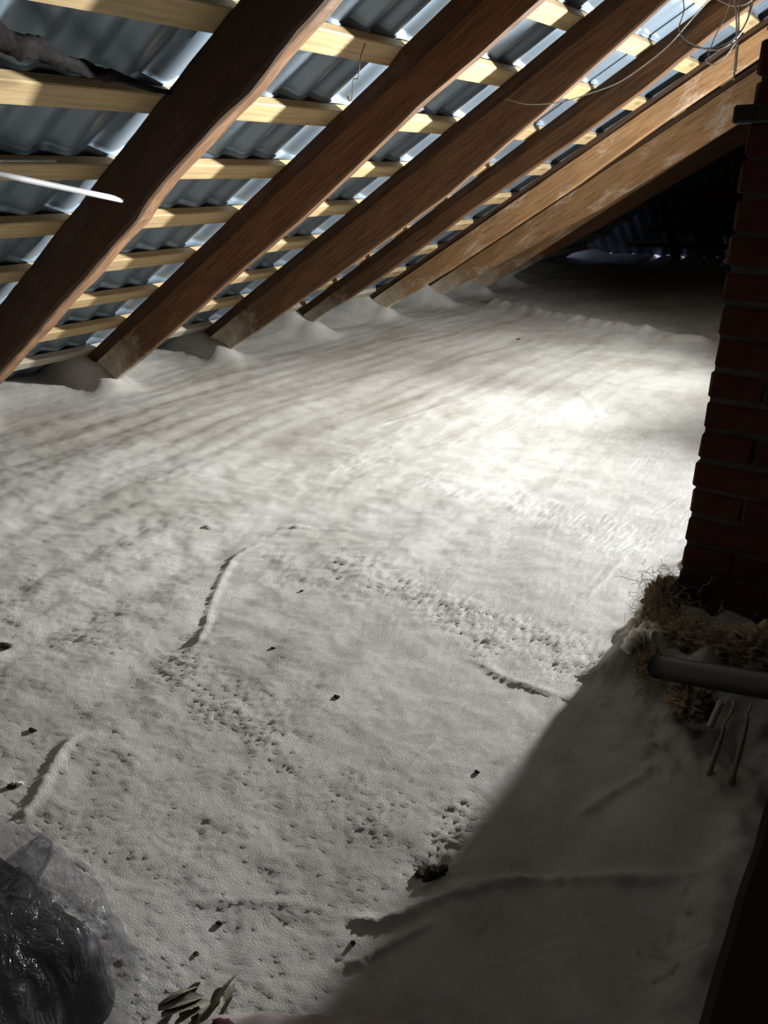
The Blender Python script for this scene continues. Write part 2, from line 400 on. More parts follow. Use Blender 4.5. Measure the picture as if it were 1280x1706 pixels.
def foam_floor():
    ys = [-1.2, -0.6, -0.2, 0.05, 0.2]; y = 0.24
    while y < HIP_Y0 + 0.2:
        ys.append(y); y += max(0.0052, 0.0046 * (y * y + 1.3) ** 0.5 * (0.85 + 0.22 * y)) if y < 6 else 0.05
    ys = np.array(ys)
    xs = [-4.62]; x = -4.62
    while x < 3.9:
        x += 0.0135 if x < -2.2 else (0.0085 if x < -1.2 else (0.0062 if x < 0.15 else 0.06)); xs.append(x)
    xs = np.array(xs)
    X, Y = np.meshgrid(xs, ys); Z = floor_h(X, Y)
    nV = X.size; nx, ny = len(xs), len(ys)
    co = np.stack([X, Y, Z], -1).reshape(-1, 3)
    i, j = np.meshgrid(np.arange(ny - 1), np.arange(nx - 1), indexing='ij'); a = (i * nx + j)
    Fq = np.stack([a, a + 1, a + 1 + nx, a + nx], -1)
    cx = 0.5 * (X[:-1, :-1] + X[1:, 1:]); cy = 0.5 * (Y[:-1, :-1] + Y[1:, 1:])
    keep = ~((cx > FLOOR_EDGE_X + 0.03) & (cy < 1.40))       # the beam's bed
    Fq = Fq[keep].reshape(-1, 4); nF = len(Fq)
    me = bpy.data.meshes.new('floor'); me.vertices.add(nV); me.loops.add(nF * 4); me.polygons.add(nF)
    me.vertices.foreach_set('co', co.ravel().astype(np.float32)); me.loops.foreach_set('vertex_index', Fq.ravel().astype(np.int32))
    me.polygons.foreach_set('loop_start', np.arange(0, nF * 4, 4, dtype=np.int32)); me.polygons.foreach_set('use_smooth', np.ones(nF, bool))
    me.update(); me.validate(); me.materials.append(M_FOAM)
    return struct(link(bpy.data.objects.new('floor', me)))
floor_o = foam_floor()
def hz(x, y): return float(floor_h(np.array([float(x)]), np.array([float(y)]))[0])

# ------------------------------------------------------------------ roof: profiled steel sheets, the hip, the other slope, end walls
U_STEPS = [2.602 + 0.376 * k for k in range(-7, 5)]          # lower edge of each batten, measured up the slope
PITCH, WAVE = 0.376, 0.168
def y_hip(z): return HIP_Y0 - max(z, 0) / math.tan(HIP_SL)
def sheet_profile(y):
    c = 0.5 + 0.5 * math.cos(2 * math.pi * y / WAVE); return 0.023 * c ** 1.2
roof = struct(empty('roof_left', S(0, 0, 0), (0, -TH, 0)))
us = []
u = U_STEPS[0] + 0.105 - 2 * PITCH
while u < 5.0:
    us += [(u, 0.0), (u + 0.0015, 1.0), (u + 0.02, 0.98), (u + PITCH * 0.5, 0.5)]; u += PITCH
def sheet(y0, y1, lift):
    n = int(round((y1 - y0) / (WAVE / 14))) + 1
    V = []; nv = n
    for (uu, k) in us:
        for q in range(n):
            y = y0 + (y1 - y0) * q / (n - 1)
            V.append((uu, y, -(WB - 0.033) + sheet_profile(y) * (1 + 0.15 * k) + 0.008 * k + lift))
    return V, grid_faces(len(us), n)
y = -1.3; k = 0
while y < 10.9:
    V, Fc = sheet(y, min(y + WAVE * 7 + 0.04, 11.0), 0.0015 * (k % 2))
    mesh_obj('metal_sheet', V, Fc, M_METAL, roof, True); y += WAVE * 7; k += 1
RIDGE_X = -0.08; RIDGE_Z = (RIDGE_X - EX) * math.tan(TH) - WB / CT
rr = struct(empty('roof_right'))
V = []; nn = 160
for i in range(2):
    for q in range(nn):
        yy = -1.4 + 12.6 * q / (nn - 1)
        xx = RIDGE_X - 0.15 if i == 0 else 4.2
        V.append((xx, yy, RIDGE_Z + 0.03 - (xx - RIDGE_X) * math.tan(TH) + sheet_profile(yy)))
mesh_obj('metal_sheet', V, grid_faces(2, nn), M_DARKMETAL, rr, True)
hip = struct(empty('roof_hip', (0, HIP_Y0, 0.0), (0, 0, 0)))
V = []; nn = 420; hs = [-0.05]
for k in range(12): hs += [0.42 + PITCH * k, 0.425 + PITCH * k]
for i, s in enumerate(hs):
    off = -0.0 if i % 2 == 0 else 0.016
    for q in range(nn):
        xx = -5.2 + 10.2 * q / (nn - 1)
        wv = 0.13 + sheet_profile(xx) + off
        V.append((xx, -s * math.cos(HIP_SL) + wv * math.sin(HIP_SL), s * math.sin(HIP_SL) + wv * math.cos(HIP_SL)))
mesh_obj('metal_sheet', V, grid_faces(len(hs), nn), M_METAL, hip, True)
bm = bmesh.new(); box(bm, (-5.2, -1.5, -0.3), (4.3, -1.3, 3.4)); struct(bm_obj('wall_back', bm, M_BLOCK))
bm = bmesh.new(); box(bm, (3.75, -1.4, -0.2), (3.95, 11.4, 0.45)); struct(bm_obj('wall_right', bm, M_BLOCK))
bm = bmesh.new(); box(bm, (-5.0, HIP_Y0 - 0.02, -0.3), (4.2, HIP_Y0 + 0.10, 0.04)); struct(bm_obj('wall_far', bm, M_BLOCK))
bm = bmesh.new(); box(bm, (-5.0, -1.4, -0.34), (4.2, 11.4, -0.22)); struct(bm_obj('floor_slab', bm, M_BLOCK))

# battens of the far hip
names_hip = ['lowest', 'second', 'third', 'fourth', 'fifth', 'sixth']
for k in range(6):
    s = 0.30 + PITCH * k
    zmid = s * math.sin(HIP_SL); xl = EX + (zmid) / math.tan(TH) + 0.05; xr = RIDGE_X + (RIDGE_Z - zmid) / math.tan(TH) - 0.3
    o = empty('hip_batten', (0, HIP_Y0 - s * math.cos(HIP_SL) + 0.10 * math.sin(HIP_SL), s * math.sin(HIP_SL) + 0.10 * math.cos(HIP_SL)))
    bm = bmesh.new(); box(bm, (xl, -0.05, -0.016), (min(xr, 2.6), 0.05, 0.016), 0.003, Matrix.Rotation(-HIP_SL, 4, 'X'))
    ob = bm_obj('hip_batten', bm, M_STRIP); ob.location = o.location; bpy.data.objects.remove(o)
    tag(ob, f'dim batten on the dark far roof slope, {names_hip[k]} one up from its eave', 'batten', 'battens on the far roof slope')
for k, xx in enumerate((-3.0, -2.1, -1.2, -0.3)):
    L = (xx - EX) * math.tan(TH) / math.sin(HIP_SL) + 0.2
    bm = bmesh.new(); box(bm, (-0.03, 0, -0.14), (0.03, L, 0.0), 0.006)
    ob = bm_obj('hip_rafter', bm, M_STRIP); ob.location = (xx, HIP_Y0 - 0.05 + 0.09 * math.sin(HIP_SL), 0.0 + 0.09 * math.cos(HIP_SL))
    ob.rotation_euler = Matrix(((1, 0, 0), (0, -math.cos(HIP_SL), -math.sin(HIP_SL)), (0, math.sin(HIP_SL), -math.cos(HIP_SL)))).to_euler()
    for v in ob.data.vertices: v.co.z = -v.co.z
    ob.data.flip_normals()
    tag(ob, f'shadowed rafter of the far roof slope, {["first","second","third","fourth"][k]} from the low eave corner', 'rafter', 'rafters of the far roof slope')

# ------------------------------------------------------------------ rafters
LOW = [  # pixels along the lower camera-side edge of each rafter
    [(539, 0), (466, 82), (412, 152), (356, 208), (300, 268), (242, 335), (222, 369), (180, 415), (139, 464), (93, 511), (62, 549)],
    [(890, 6), (785, 100), (700, 172), (600, 270), (500, 365), (400, 450), (265, 570), (190, 635)],
    [(1110, 0), (1000, 100), (900, 190), (750, 320), (600, 430), (500, 500), (365, 595)],
    [(1265, 0), (1190, 55), (1075, 148), (960, 232), (800, 340), (645, 455), (490, 558)],
    [(1280, 85), (1100, 208), (960, 310), (750, 450), (605, 537)],
    [(1280, 175), (1130, 268), (1000, 348), (850, 430), (698, 512)],
    [(1245, 195), (1120, 278), (1000, 355), (900, 420), (800, 485)],
    [(1230, 245), (1100, 320), (1000, 380), (870, 450)],
]
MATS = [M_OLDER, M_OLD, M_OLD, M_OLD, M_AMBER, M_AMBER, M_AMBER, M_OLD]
WIDTH = [0.085, 0.052, 0.050, 0.052, 0.050, 0.055, 0.055, 0.055]
STRIP_W = [None, 0.072, 0.064, 0.058, 0.045, 0.042, None, None]
RLAB = ['nearest rafter, dark weathered and knotted with a kinked lit underside, at the top left',
        'second nearest rafter, plain brown with a dark packing strip along its top',
        'third nearest rafter, brown, its foot in a fuzzy pale foam tuft',
        'fourth nearest rafter, brown, just before the bright amber ones',
        'bright amber rafter with pale lime stains, nearer of the two brightest',
        'bright amber rafter partly hidden behind the lime stained one, splashed with pale foam',
        'half shadowed brown rafter right behind the two bright amber ones',
        'darkest farthest rafter, at the edge of the unlit part of the attic']
for k, Y0 in enumerate(RAFTER_Y):
    pts = sorted(uw(at_y(px, py, Y0)) for px, py in LOW[k])
    ku = np.array([p[0] for p in pts]); kw = np.array([p[1] for p in pts])
    kw = np.clip(kw, -0.09, 0.15)
    u1 = 4.45 if k else 3.95
    zt = 0
    while u1 > 1 and Y0 > y_hip((u1 * ST - WB * CT)) - 0.05: u1 -= 0.05
    root = empty('rafter', S(0, Y0, 0), (0, -TH, 0)); tag(root, RLAB[k], 'rafter')
    n = 90; V = []; b = WIDTH[k]; sd = 100 + k * 11
    top = -WB - 0.002
    stp = STRIP_W[k]
    body_top = top - stp if stp else top
    wob = 0.010 if k == 0 else 0.0035
    for i in range(n):
        u = -0.42 + (u1 + 0.42) * i / (n - 1)
        lw = -float(np.interp(u, ku, kw))                       # local z of the bottom
        a1 = wob * float(gnoise(np.array(u * 3.1), np.array(0.3), sd)); a2 = wob * float(gnoise(np.array(u * 2.7), np.array(5.3), sd))
        a3 = 0.4 * wob * float(gnoise(np.array(u * 14.0), np.array(9.3), sd)); a4 = 0.5 * wob * float(gnoise(np.array(u * 11.0), np.array(2.3), sd))
        y0 = a1 * 0.6 + a3; y1 = b + a2 + a4
        ch = 0.006 + (0.004 if k == 0 else 0.002) * (1 + float(gnoise(np.array(u * 4.0), np.array(3.3), sd)))
        zb = lw + a4 * 0.6
        for (yy, zz) in ((y0, body_top), (y0 - a3, 0.5 * (zb + body_top)), (y0, zb + ch), (y0 + ch, zb), (0.5 * (y0 + y1), zb + a3 * .5), (y1 - ch, zb + a4 * .5), (y1, zb + ch), (y1, body_top)):
            V.append((u, yy, zz))
    Fc = grid_faces(n, 8, True) + [tuple(range(8)), tuple((n - 1) * 8 + q for q in range(8))[::-1]]
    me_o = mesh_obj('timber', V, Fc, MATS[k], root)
    if stp:
        V = []; m = 50
        for i in range(m):
            u = -0.30 + (u1 + 0.30) * i / (m - 1)
            e = 0.006 * float(gnoise(np.array(u * 2.0), np.array(1.7), sd + 3))
            if k == 1 and u > 2.66: e -= 0.035                   # the thicker upper length
            for (yy, zz) in ((0.012 + e, top), (0.010 + e, body_top), (b - 0.004, body_top), (b - 0.006, top)): V.append((u, yy, zz))
        mesh_obj('packing_strip', V, grid_faces(m, 4, True) + [(0, 1, 2, 3), tuple((m - 1) * 4 + q for q in range(4))[::-1]], M_STRIP, root)

# ------------------------------------------------------------------ battens
order = ['third', 'fourth', 'fifth', 'sixth', 'seventh', 'eighth', 'ninth', 'tenth', 'eleventh', 'twelfth']
for k, u0 in enumerate(U_STEPS):
    bw = 0.10 + 0.006 * math.sin(k * 2.1)
    zz = u0 * ST - WB * CT
    y1 = y_hip(zz) - 0.1
    n = 60; V = []
    for i in range(n):
        Yb = -1.25 + (y1 + 1.25) * i / (n - 1)
        e = [0.0035 * float(gnoise(np.array(Yb * 1.3), np.array(q * 3.1 + k * 7.7), 60)) for q in range(4)]
        w0, w1 = 0.0, 0.032
        c = 0.004
        for (uu, wv) in ((c + e[0], w0), (bw - c + e[1], w0), (bw + e[1], w0 + c), (bw + e[1], w1), (e[0], w1), (e[0], w0 + c)):
            V.append((Yb, uu, wv))
    ob = mesh_obj('batten', V, grid_faces(n, 6, True) + [tuple(range(6)), tuple((n - 1) * 6 + q for q in range(6))[::-1]], M_PLATE if k == 0 else M_PINE)
    # object x runs along the batten so that the grain does too
    ob.matrix_world = Matrix(((0, CT, -ST, S(u0, 0, WB).x), (1, 0, 0, 0), (0, ST, CT, S(u0, 0, WB).z), (0, 0, 0, 1)))
    if k == 0: lab = 'foam-splashed whitish board along the eave, under the lowest pine batten'
    elif k == 1: lab = 'lowest pale pine batten crossing above the rafters near the eave'
    elif k == 2: lab = 'pale pine batten, second up from the eave'
    else: lab = f'pale pine batten, {order[k - 3]} up from the eave'
    tag(ob, lab, 'batten', 'pine battens under the metal roof' if k else None)

# ------------------------------------------------------------------ chimney
ch = empty('chimney', (-0.40, 2.0, 0)); tag(ch, 'dark brick chimney rising from the foam, in its own shadow', 'chimney')
CWX, CWY, CHZ = 0.53, 0.40, 2.62
bm = bmesh.new(); box(bm, (0.007, 0.007, -0.15), (CWX - 0.007, CWY - 0.007, CHZ)); bm_obj('mortar_core', bm, M_MORTAR, ch)
brick_meshes = []
def brick_mesh(lx, ly, lz, sd):
    r = random.Random(sd); bm = bmesh.new(); box(bm, (0, 0, 0), (lx, ly, lz), 0.005)
    for v in bm.verts: v.co += Vector((r.uniform(-1, 1), r.uniform(-1, 1), r.uniform(-1, 1))) * 0.0022
    me = bpy.data.meshes.new('brick'); bm.to_mesh(me); bm.free(); me.materials.append(M_BRICK); return me
long_b = [brick_mesh(0.258, 0.12, 0.066, s) for s in range(4)]; half_b = [brick_mesh(0.124, 0.12, 0.066, s) for s in range(10, 14)]
long_y = [brick_mesh(0.12, 0.258, 0.066, s) for s in range(20, 23)]
zc = -0.07; c = 0
while zc < CHZ - 0.08:
    spots = []
    if c % 2 == 0: spots = [(0, 0, long_b), (0.268, 0, long_b), (0, CWY - 0.12, long_b), (0.268, CWY - 0.12, long_b), (0, 0.13, half_b), (CWX - 0.124, 0.13, half_b)]
    else: spots = [(0, 0, half_b), (0.134, 0, long_b), (0.402, 0, half_b), (0, CWY - 0.12, half_b), (0.134, CWY - 0.12, long_b), (0.402, CWY - 0.12, half_b), (0, 0.13, half_b), (CWX - 0.124, 0.13, half_b)]
    for (bx, by, ms) in spots:
        o = bpy.data.objects.new('brick', random.choice(ms)); COL.objects.link(o); o.parent = ch
        jx = random.uniform(-0.006, 0.005); o.location = (bx + jx, by + random.uniform(-0.005, 0.004), zc + random.uniform(-0.002, 0.002))
        o.rotation_euler = (0, 0, random.uniform(-0.012, 0.012))
    zc += 0.0785; c += 1
bm = bmesh.new(); box(bm, (0, 0, 0), (0.20, 0.05, 0.036), 0.004)
o = bm_obj('iron_bracket', bm, M_IRON); o.location = (-0.432, 1.965, 1.250); tag(o, 'short black iron bar sticking out beside the upper chimney', 'bracket')

# ------------------------------------------------------------------ dark beam at the right edge of the foam
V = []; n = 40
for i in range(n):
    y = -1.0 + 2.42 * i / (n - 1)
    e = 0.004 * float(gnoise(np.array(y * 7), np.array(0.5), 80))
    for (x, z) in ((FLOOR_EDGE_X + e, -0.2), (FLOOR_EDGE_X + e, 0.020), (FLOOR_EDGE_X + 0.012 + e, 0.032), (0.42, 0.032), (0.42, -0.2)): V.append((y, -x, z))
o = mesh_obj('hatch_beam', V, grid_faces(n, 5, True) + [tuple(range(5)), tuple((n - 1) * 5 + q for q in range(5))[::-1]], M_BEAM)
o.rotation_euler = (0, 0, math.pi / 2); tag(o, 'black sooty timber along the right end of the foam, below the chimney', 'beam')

# ------------------------------------------------------------------ insulation and clutter at the chimney foot
def blob(bm, c, r, sd, amp=0.25, sub=3, freq=2.2):
    R = bmesh.ops.create_icosphere(bm, subdivisions=sub, radius=1.0)
    for v in R['verts']:
        d = v.co.normalized()
        k = 1 + amp * float(fbm(np.array(d.x * freq + sd), np.array(d.y * freq + d.z * freq * 1.3 + sd * 1.7), sd, 3))
        v.co = Vector((c[0] + d.x * r[0] * k, c[1] + d.y * r[1] * k, c[2] + d.z * r[2] * k))
def strand(acc, p0, rnd, L, r, droop=0.0, n=6):
    d = Vector((rnd.gauss(0, 1), rnd.gauss(0, 1), rnd.gauss(0.2, 0.8))).normalized(); p = Vector(p0); pts = [p.copy()]
    for k in range(n):
        d = (d + Vector((rnd.gauss(0, .45), rnd.gauss(0, .45), rnd.gauss(-droop, .4)))).normalized(); p = p + d * (L / n); pts.append(p.copy())
    acc.add(tube(pts, [r] * len(pts), 3, False))
rnd = random.Random(5)
wool = empty('mineral_wool_heap', (-0.36, 1.8, 0)); tag(wool, 'brown fibrous mineral wool bunched round the chimney foot', 'insulation')
bm = bmesh.new()
for (px, py, Y, r) in ((1105, 1000, 1.93, (.055, .06, .07)), (1110, 1050, 1.85, (.05, .06, .05)), (1150, 1060, 1.80, (.07, .07, .05)), (1215, 1075, 1.78, (.09, .07, .05)),
                       (1275, 1080, 1.78, (.09, .07, .06)), (1085, 1105, 1.70, (.045, .06, .035)), (1150, 1170, 1.56, (.06, .06, .03))):
    p = at_y(px, py, Y); blob(bm, p, tuple(q * 0.85 for q in r), rnd.randint(1, 90), 0.38, 5, 3.6)
for v in bm.verts: v.co -= Vector((-0.36, 1.8, 0))
bm_obj('wool_body', bm, M_WOOL, wool, True)
acc = Acc()
for (px, py, Y, s) in ((1100, 985, 1.9, .05), (1108, 1030, 1.84, .05), (1120, 1065, 1.8, .05), (1085, 1100, 1.7, .04), (1160, 1060, 1.76, .06), (1210, 1080, 1.74, .06), (1090, 1125, 1.64, .03), (1140, 1045, 1.8, .04)):
    p = at_y(px, py, Y)
    for _ in range(150):
        q = p + Vector((rnd.gauss(0, s * .6), rnd.gauss(0, s * .6), rnd.gauss(0, s * .5)))
        strand(acc, q - Vector((-0.36, 1.8, 0)), rnd, rnd.uniform(.02, .08), 0.0006)
fo = mesh_obj('loose_fibres', acc.V, acc.F, M_WOOL, wool); fo['kind'] = 'stuff'
# extruded foam beads beside the wool
bl = ['pale twisted foam bead nearest the lit floor, in front of the wool', 'pale twisted foam bead just above its neighbour, against the brown wool',
      'topmost pale foam bead beside the chimney foot', 'small knobbly foam bead between the smooth ones', 'thick foam bead tucked under the wool']
for k, (pp, r) in enumerate(((((1036, 1068), (1046, 1056), (1056, 1052), (1061, 1062)), .017), (((1068, 1052), (1078, 1040), (1090, 1044), (1094, 1056)), .018),
                             (((1062, 1020), (1074, 1012), (1088, 1012), (1092, 1022)), .016), (((1048, 1040), (1056, 1030), (1066, 1030)), .012), (((1042, 1082), (1056, 1074), (1074, 1072), (1088, 1078)), .020))):
    P = []
    for q, p in enumerate(pp):
        g = at_z(p[0], p[1] + 4, 0.05); P.append(Vector((g.x, g.y, max(hz(g.x, g.y) + r * 0.6, 0.045))))
    P = spline(P, 7); R = [r * (0.62 + 0.38 * math.sin(math.pi * (i + .6) / len(P))) * (1 + 0.16 * math.sin(i * 1.9)) for i in range(len(P))]
    V, Fc = tube(P, R, 10); tag(mesh_obj('foam_bead', V, Fc, M_BEAD, None, True), bl[k], 'foam')
# grey pipe
a = at_y(1092, 1110, 1.60); b_ = at_y(1290, 1140, 1.52); d = (b_ - a).normalized(); e = a + d * 0.62
pipe = empty('plastic_pipe', a); tag(pipe, 'dark grey plastic pipe lying across the wool in front of the chimney', 'pipe')
acc = Acc(); r0, r1 = 0.0285, 0.0245
P = [a + d * (0.62 * i / 14) + Vector((0, 0, -0.006 * math.sin(math.pi * i / 14))) - a for i in range(15)]
acc.add(tube(P, r0, 20, False)); acc.add(tube(P, r1, 20, False)); s0 = len(P) * 20
for q in range(20): acc.F.append((q, (q + 1) % 20, s0 + (q + 1) % 20, s0 + q))
mesh_obj('pipe_body', acc.V, acc.F, M_PIPE, pipe, True)
# ribbed conduit poking out of the foam below the pipe
g = at_y(1188, 1185, 1.5); con = empty('corrugated_conduit', g); tag(con, 'short ribbed conduit end standing in the foam under the grey pipe', 'conduit')
P = []; R = []
for i in range(40):
    t = i / 39; P.append(Vector((0.012 * t, 0.01 * t, -0.04 + 0.065 * t))); R.append(0.0065 + 0.0016 * math.sin(i * 1.9))
V, Fc = tube(P, R, 12); mesh_obj('conduit_sleeve', V, Fc, M_WHITE, con, True)
# foam strings hanging below the pipe, in the wool colour to keep them dim
for k, pp in enumerate((((1224, 1168), (1220, 1185), (1208, 1205), (1203, 1225), (1190, 1246)), ((1252, 1172), (1250, 1182), (1243, 1194), (1244, 1206), (1238, 1216)))):
    P = [at_y(p[0], p[1], 1.47 - 0.015 * q) for q, p in enumerate(pp)]
    P[-1].z = hz(P[-1].x, P[-1].y) - 0.002
    P = spline(P, 6); R = [0.0024 + 0.0045 * (i / len(P)) ** 3 + 0.0008 * math.sin(i * 1.3 + k) for i in range(len(P))]
    V, Fc = tube(P, R, 8); tag(mesh_obj('wool_wisp', V, Fc, M_WOOL, None, True), ['thick twisted wool wisp hanging under the grey pipe, beside the ribbed conduit', 'thin wool wisp under the grey pipe, farther from the ribbed conduit'][k], 'insulation')

# ------------------------------------------------------------------ poles, strip and wires at the roof
a = at_y(203, 333, 1.855); b_ = at_y(-60, 278, 1.30); d = (b_ - a)
V, Fc = tube([a - a, d * 0.33, d * 0.66, d], [0.0095, 0.0095, 0.0095, 0.0095], 12)
o = mesh_obj('white_rod', V, Fc, M_WHITE, None, True); o.location = a; tag(o, 'white plastic rod whose end meets the side of the nearest rafter', 'rod')
a = at_w(93, 267.5, WB - 0.004); b_ = at_w(-60, 266, WB - 0.004); d = (b_ - a)
V, Fc = tube([a - a, d * 0.5, d], 0.0055, 10); o = mesh_obj('thin_white_rod', V, Fc, M_WHITE, None, True); o.location = a
tag(o, 'thin white rod lying along the top of a pine batten, upper of two', 'rod')
P = []; R = []
for (px, py, Y, r) in ((-90, 22, 1.30, .030), (0, 62, 1.42, .031), (35, 74, 1.48, .027), (70, 84, 1.54, .024), (110, 102, 1.60, .020), (150, 118, 1.66, .016), (172, 122, 1.69, .017), (200, 130, 1.74, .012), (250, 146, 1.80, .009), (284, 155, 1.87, .006)):
    P.append(at_w(px, py, WB + 0.010 + r)); R.append(r)
P2 = spline(P, 6); R2 = np.interp(np.linspace(0, len(P) - 1, len(P2)), range(len(P)), R)
R2 = [r * (1 + 0.09 * math.sin(i * 0.7) + 0.05 * math.sin(i * 2.3)) for i, r in enumerate(R2)]
V, Fc = tube(P2, R2, 10); V = [v + (v - P2[i // 10]) * 0.3 * math.sin((i % 10) * 2.0 + i * 0.05) for i, v in enumerate(V)]
tag(mesh_obj('felt_strip', V, Fc, M_BLACKSTRIP, None, True), 'dark twisted strip of felt hanging between the upper battens at the left', 'felt')
def wire(pts, r, mat, name, label, n=8):
    P = spline(pts, n); V, Fc = tube(P, [r] * len(P), 6); return tag(mesh_obj(name, V, Fc, mat, None, True), label, 'wire')
Yb = 2.80
def yp(px, py, Y): return at_y(px, py, Y)
wire([yp(612, 52, 2.62), yp(610, 68, 2.60), yp(601, 95, 2.58), yp(597, 128, 2.58), yp(594, 131, 2.58), yp(588, 134, 2.58), yp(587, 160, 2.58), yp(583, 168, 2.59), yp(579, 160, 2.60), yp(581, 170, 2.62)], 0.0016, M_DARKWIRE, 'hook_wire', 'thin kinked wire hanging from a batten beside the second rafter')
wire([yp(843, 165, 3.72), yp(880, 174, 3.62), yp(935, 170, 3.5), yp(985, 155, 3.4), yp(1030, 138, 3.3), yp(1075, 108, 3.2), yp(1115, 75, 3.1), yp(1150, 35, 3.0), yp(1185, -5, 2.95), yp(1215, -45, 2.9)], 0.0022, M_WIRE, 'loose_wire', 'long loose wire sagging from the coil across the rafters')
wire([yp(1219, -40, 2.9), yp(1226, 10, 2.9), yp(1228, 60, 2.9), yp(1225, 105, 2.9), yp(1223, 133, 2.9)], 0.0034, M_WIRE, 'hanging_wire', 'thickest wire, hanging straight down with a bright cut end')
wire([yp(1240, -40, 2.9), yp(1232, 10, 2.9), yp(1231, 60, 2.88), yp(1226, 120, 2.88)], 0.0024, M_WIRE, 'hanging_wire', 'thin wire hanging straight beside the thick one')
wire([yp(1133, -30, 2.95), yp(1140, 15, 2.95), yp(1132, 45, 2.94), yp(1140, 64, 2.92), yp(1170, 80, 2.90), yp(1200, 82, 2.88), yp(1232, 58, 2.86), yp(1252, 15, 2.86), yp(1258, -30, 2.86)], 0.0022, M_WIRE, 'wire_loop', 'wide loop of the wire coil, reaching farthest left')
wire([yp(1222, -30, 3.0), yp(1212, 20, 3.0), yp(1190, 65, 3.0), yp(1179, 100, 2.98), yp(1182, 106, 2.96), yp(1200, 104, 2.94), yp(1226, 70, 2.90), yp(1248, 25, 2.90), yp(1262, -30, 2.9)], 0.0020, M_WIRE, 'wire_loop', 'lowest drooping loop of the wire coil')
wire([yp(1138, 72, 3.1), yp(1165, 80, 3.08), yp(1195, 78, 3.06), yp(1225, 62, 3.04), yp(1246, 30, 3.02), yp(1256, -30, 3.0)], 0.0018, M_DARKWIRE, 'wire_loop', 'dark upper strand of the wire coil')
wire([yp(1176, -12, 3.0), yp(1215, 8, 2.98), yp(1240, 8, 2.96), yp(1258, -4, 2.94)], 0.0022, M_WIRE, 'wire_loop', 'short bright arc of the wire coil at the very top')

# ------------------------------------------------------------------ bundle in stretch film, lower left
bd = empty('wrapped_bundle', (-0.83, 0.30, 0)); tag(bd, 'black bundle wrapped in crumpled shiny clear film, lower left corner', 'bundle')
O = Vector((-0.83, 0.30, 0))
def shell(cx, cy, a, b, zs, n, seed, amp, tilt=(0, 0)):
    """crumpled upright wrap: rings of superellipse section"""
    V = []; m = len(zs); seg = n
    for i, (z, s) in enumerate(zs):
        for q in range(seg):
            t = 2 * math.pi * q / seg; c_, s_ = math.cos(t), math.sin(t)
            k = 1.0 / (abs(c_) ** 7 + abs(s_) ** 7) ** (1 / 7)
            cr = amp * float(fbm(np.array(t * 2.2 + z * 9 + seed), np.array(z * 14 - t * 1.3), seed, 3)) + amp * 0.6 * float(fbm(np.array(t * 7.0 + z * 6), np.array(z * 5.0), seed + 3, 2))
            rr = s * (k + cr)
            V.append(Vector((cx + tilt[0] * z + a * c_ * rr, cy + tilt[1] * z + b * s_ * rr, z + 0.5 * amp * s * 0.1 * math.sin(5 * t + seed))))
    F_ = grid_faces(m, seg, True); V.append(Vector((cx + tilt[0] * zs[-1][0], cy + tilt[1] * zs[-1][0], zs[-1][0] + 0.004))); k = len(V) - 1
    for q in range(seg): F_.append(((m - 1) * seg + q, (m - 1) * seg + (q + 1) % seg, k))
    return [v - O for v in V], F_
zs = [(0.0, 1.0), (0.03, 1.03), (0.06, 1.0), (0.09, 1.0), (0.12, 1.0), (0.135, 0.98), (0.145, 0.93), (0.150, 0.6), (0.152, 0.3)]
V, Fc = shell(-0.94, 0.275, 0.165, 0.135, zs, 64, 4, 0.04); mesh_obj('black_sack', V, Fc, M_BAG, bd, True)
zs = [(0.0, 1.22), (0.02, 1.12), (0.045, 1.05), (0.07, 1.02), (0.095, 1.01), (0.12, 1.0), (0.15, 1.0), (0.17, 1.0), (0.188, 0.97), (0.203, 0.84), (0.214, 0.62), (0.222, 0.4), (0.226, 0.2)]
V, Fc = shell(-0.945, 0.287, 0.177, 0.156, zs, 140, 12, 0.07); mesh_obj('stretch_film', V, Fc, M_FILM, bd, True)
# a twisted film knot on the top
V = []; n = 26; seg = 22
for i in range(n):
    t = i / (n - 1)
    c_ = at_y(72 - 84 * t, 1402 + 76 * t + 22 * math.sin(3 * t), 0.41 - 0.02 * t) ; r = 0.030 * math.sin(math.pi * (0.08 + 0.86 * t)) ** 0.6
    for q in range(seg):
        a_ = 2 * math.pi * q / seg
        f_ = 1 + 0.28 * math.sin(5 * a_ + 4 * t)
        V.append(c_ + Vector((math.cos(a_) * r * f_ * .7, math.cos(a_) * r * .6 * f_, math.sin(a_) * r * f_)) - O)
mesh_obj('film_knot', V, grid_faces(n, seg, True), M_FILM, bd, True)

# pale film edge and maroon cloth at the bottom of the view
V = []; n, m = 60, 14
A = at_z(330, 1712, 0.02); B = at_z(660, 1700, 0.02)
for i in range(n):
    t = i / (n - 1); edge = at_z(345 + 400 * t, 1699 - 10 * math.sin(min(1, t * 1.25) * math.pi) ** 0.7 + 16 * max(0, t - .72) / .28, 0.03)
    for j in range(m):
        s = j / (m - 1)
        z = 0.03 + 0.020 * math.sin(min(1, s * 3) * math.pi * .5) + 0.006 * math.sin(9 * t + 7 * s) + 0.004 * math.sin(31 * t)
        V.append(Vector((edge.x + 0.02 * s, edge.y - 0.16 * s, z)))
o = mesh_obj('film_sheet', V, grid_faces(n, m), M_PINK, None, True)
md = o.modifiers.new('thickness', 'SOLIDIFY'); md.thickness = 0.002
tag(o, 'pale pinkish film sheet lying at the bottom edge, its rim creased', 'film')
bm = bmesh.new(); p = at_z(368, 1716, 0.05); blob(bm, (p.x, p.y, p.z - 0.005), (.022, .018, .012), 8, 0.2, 3)
tag(bm_obj('maroon_cloth', bm, M_MAROON, None, True), 'small maroon cloth on the pale film at the bottom edge', 'cloth')

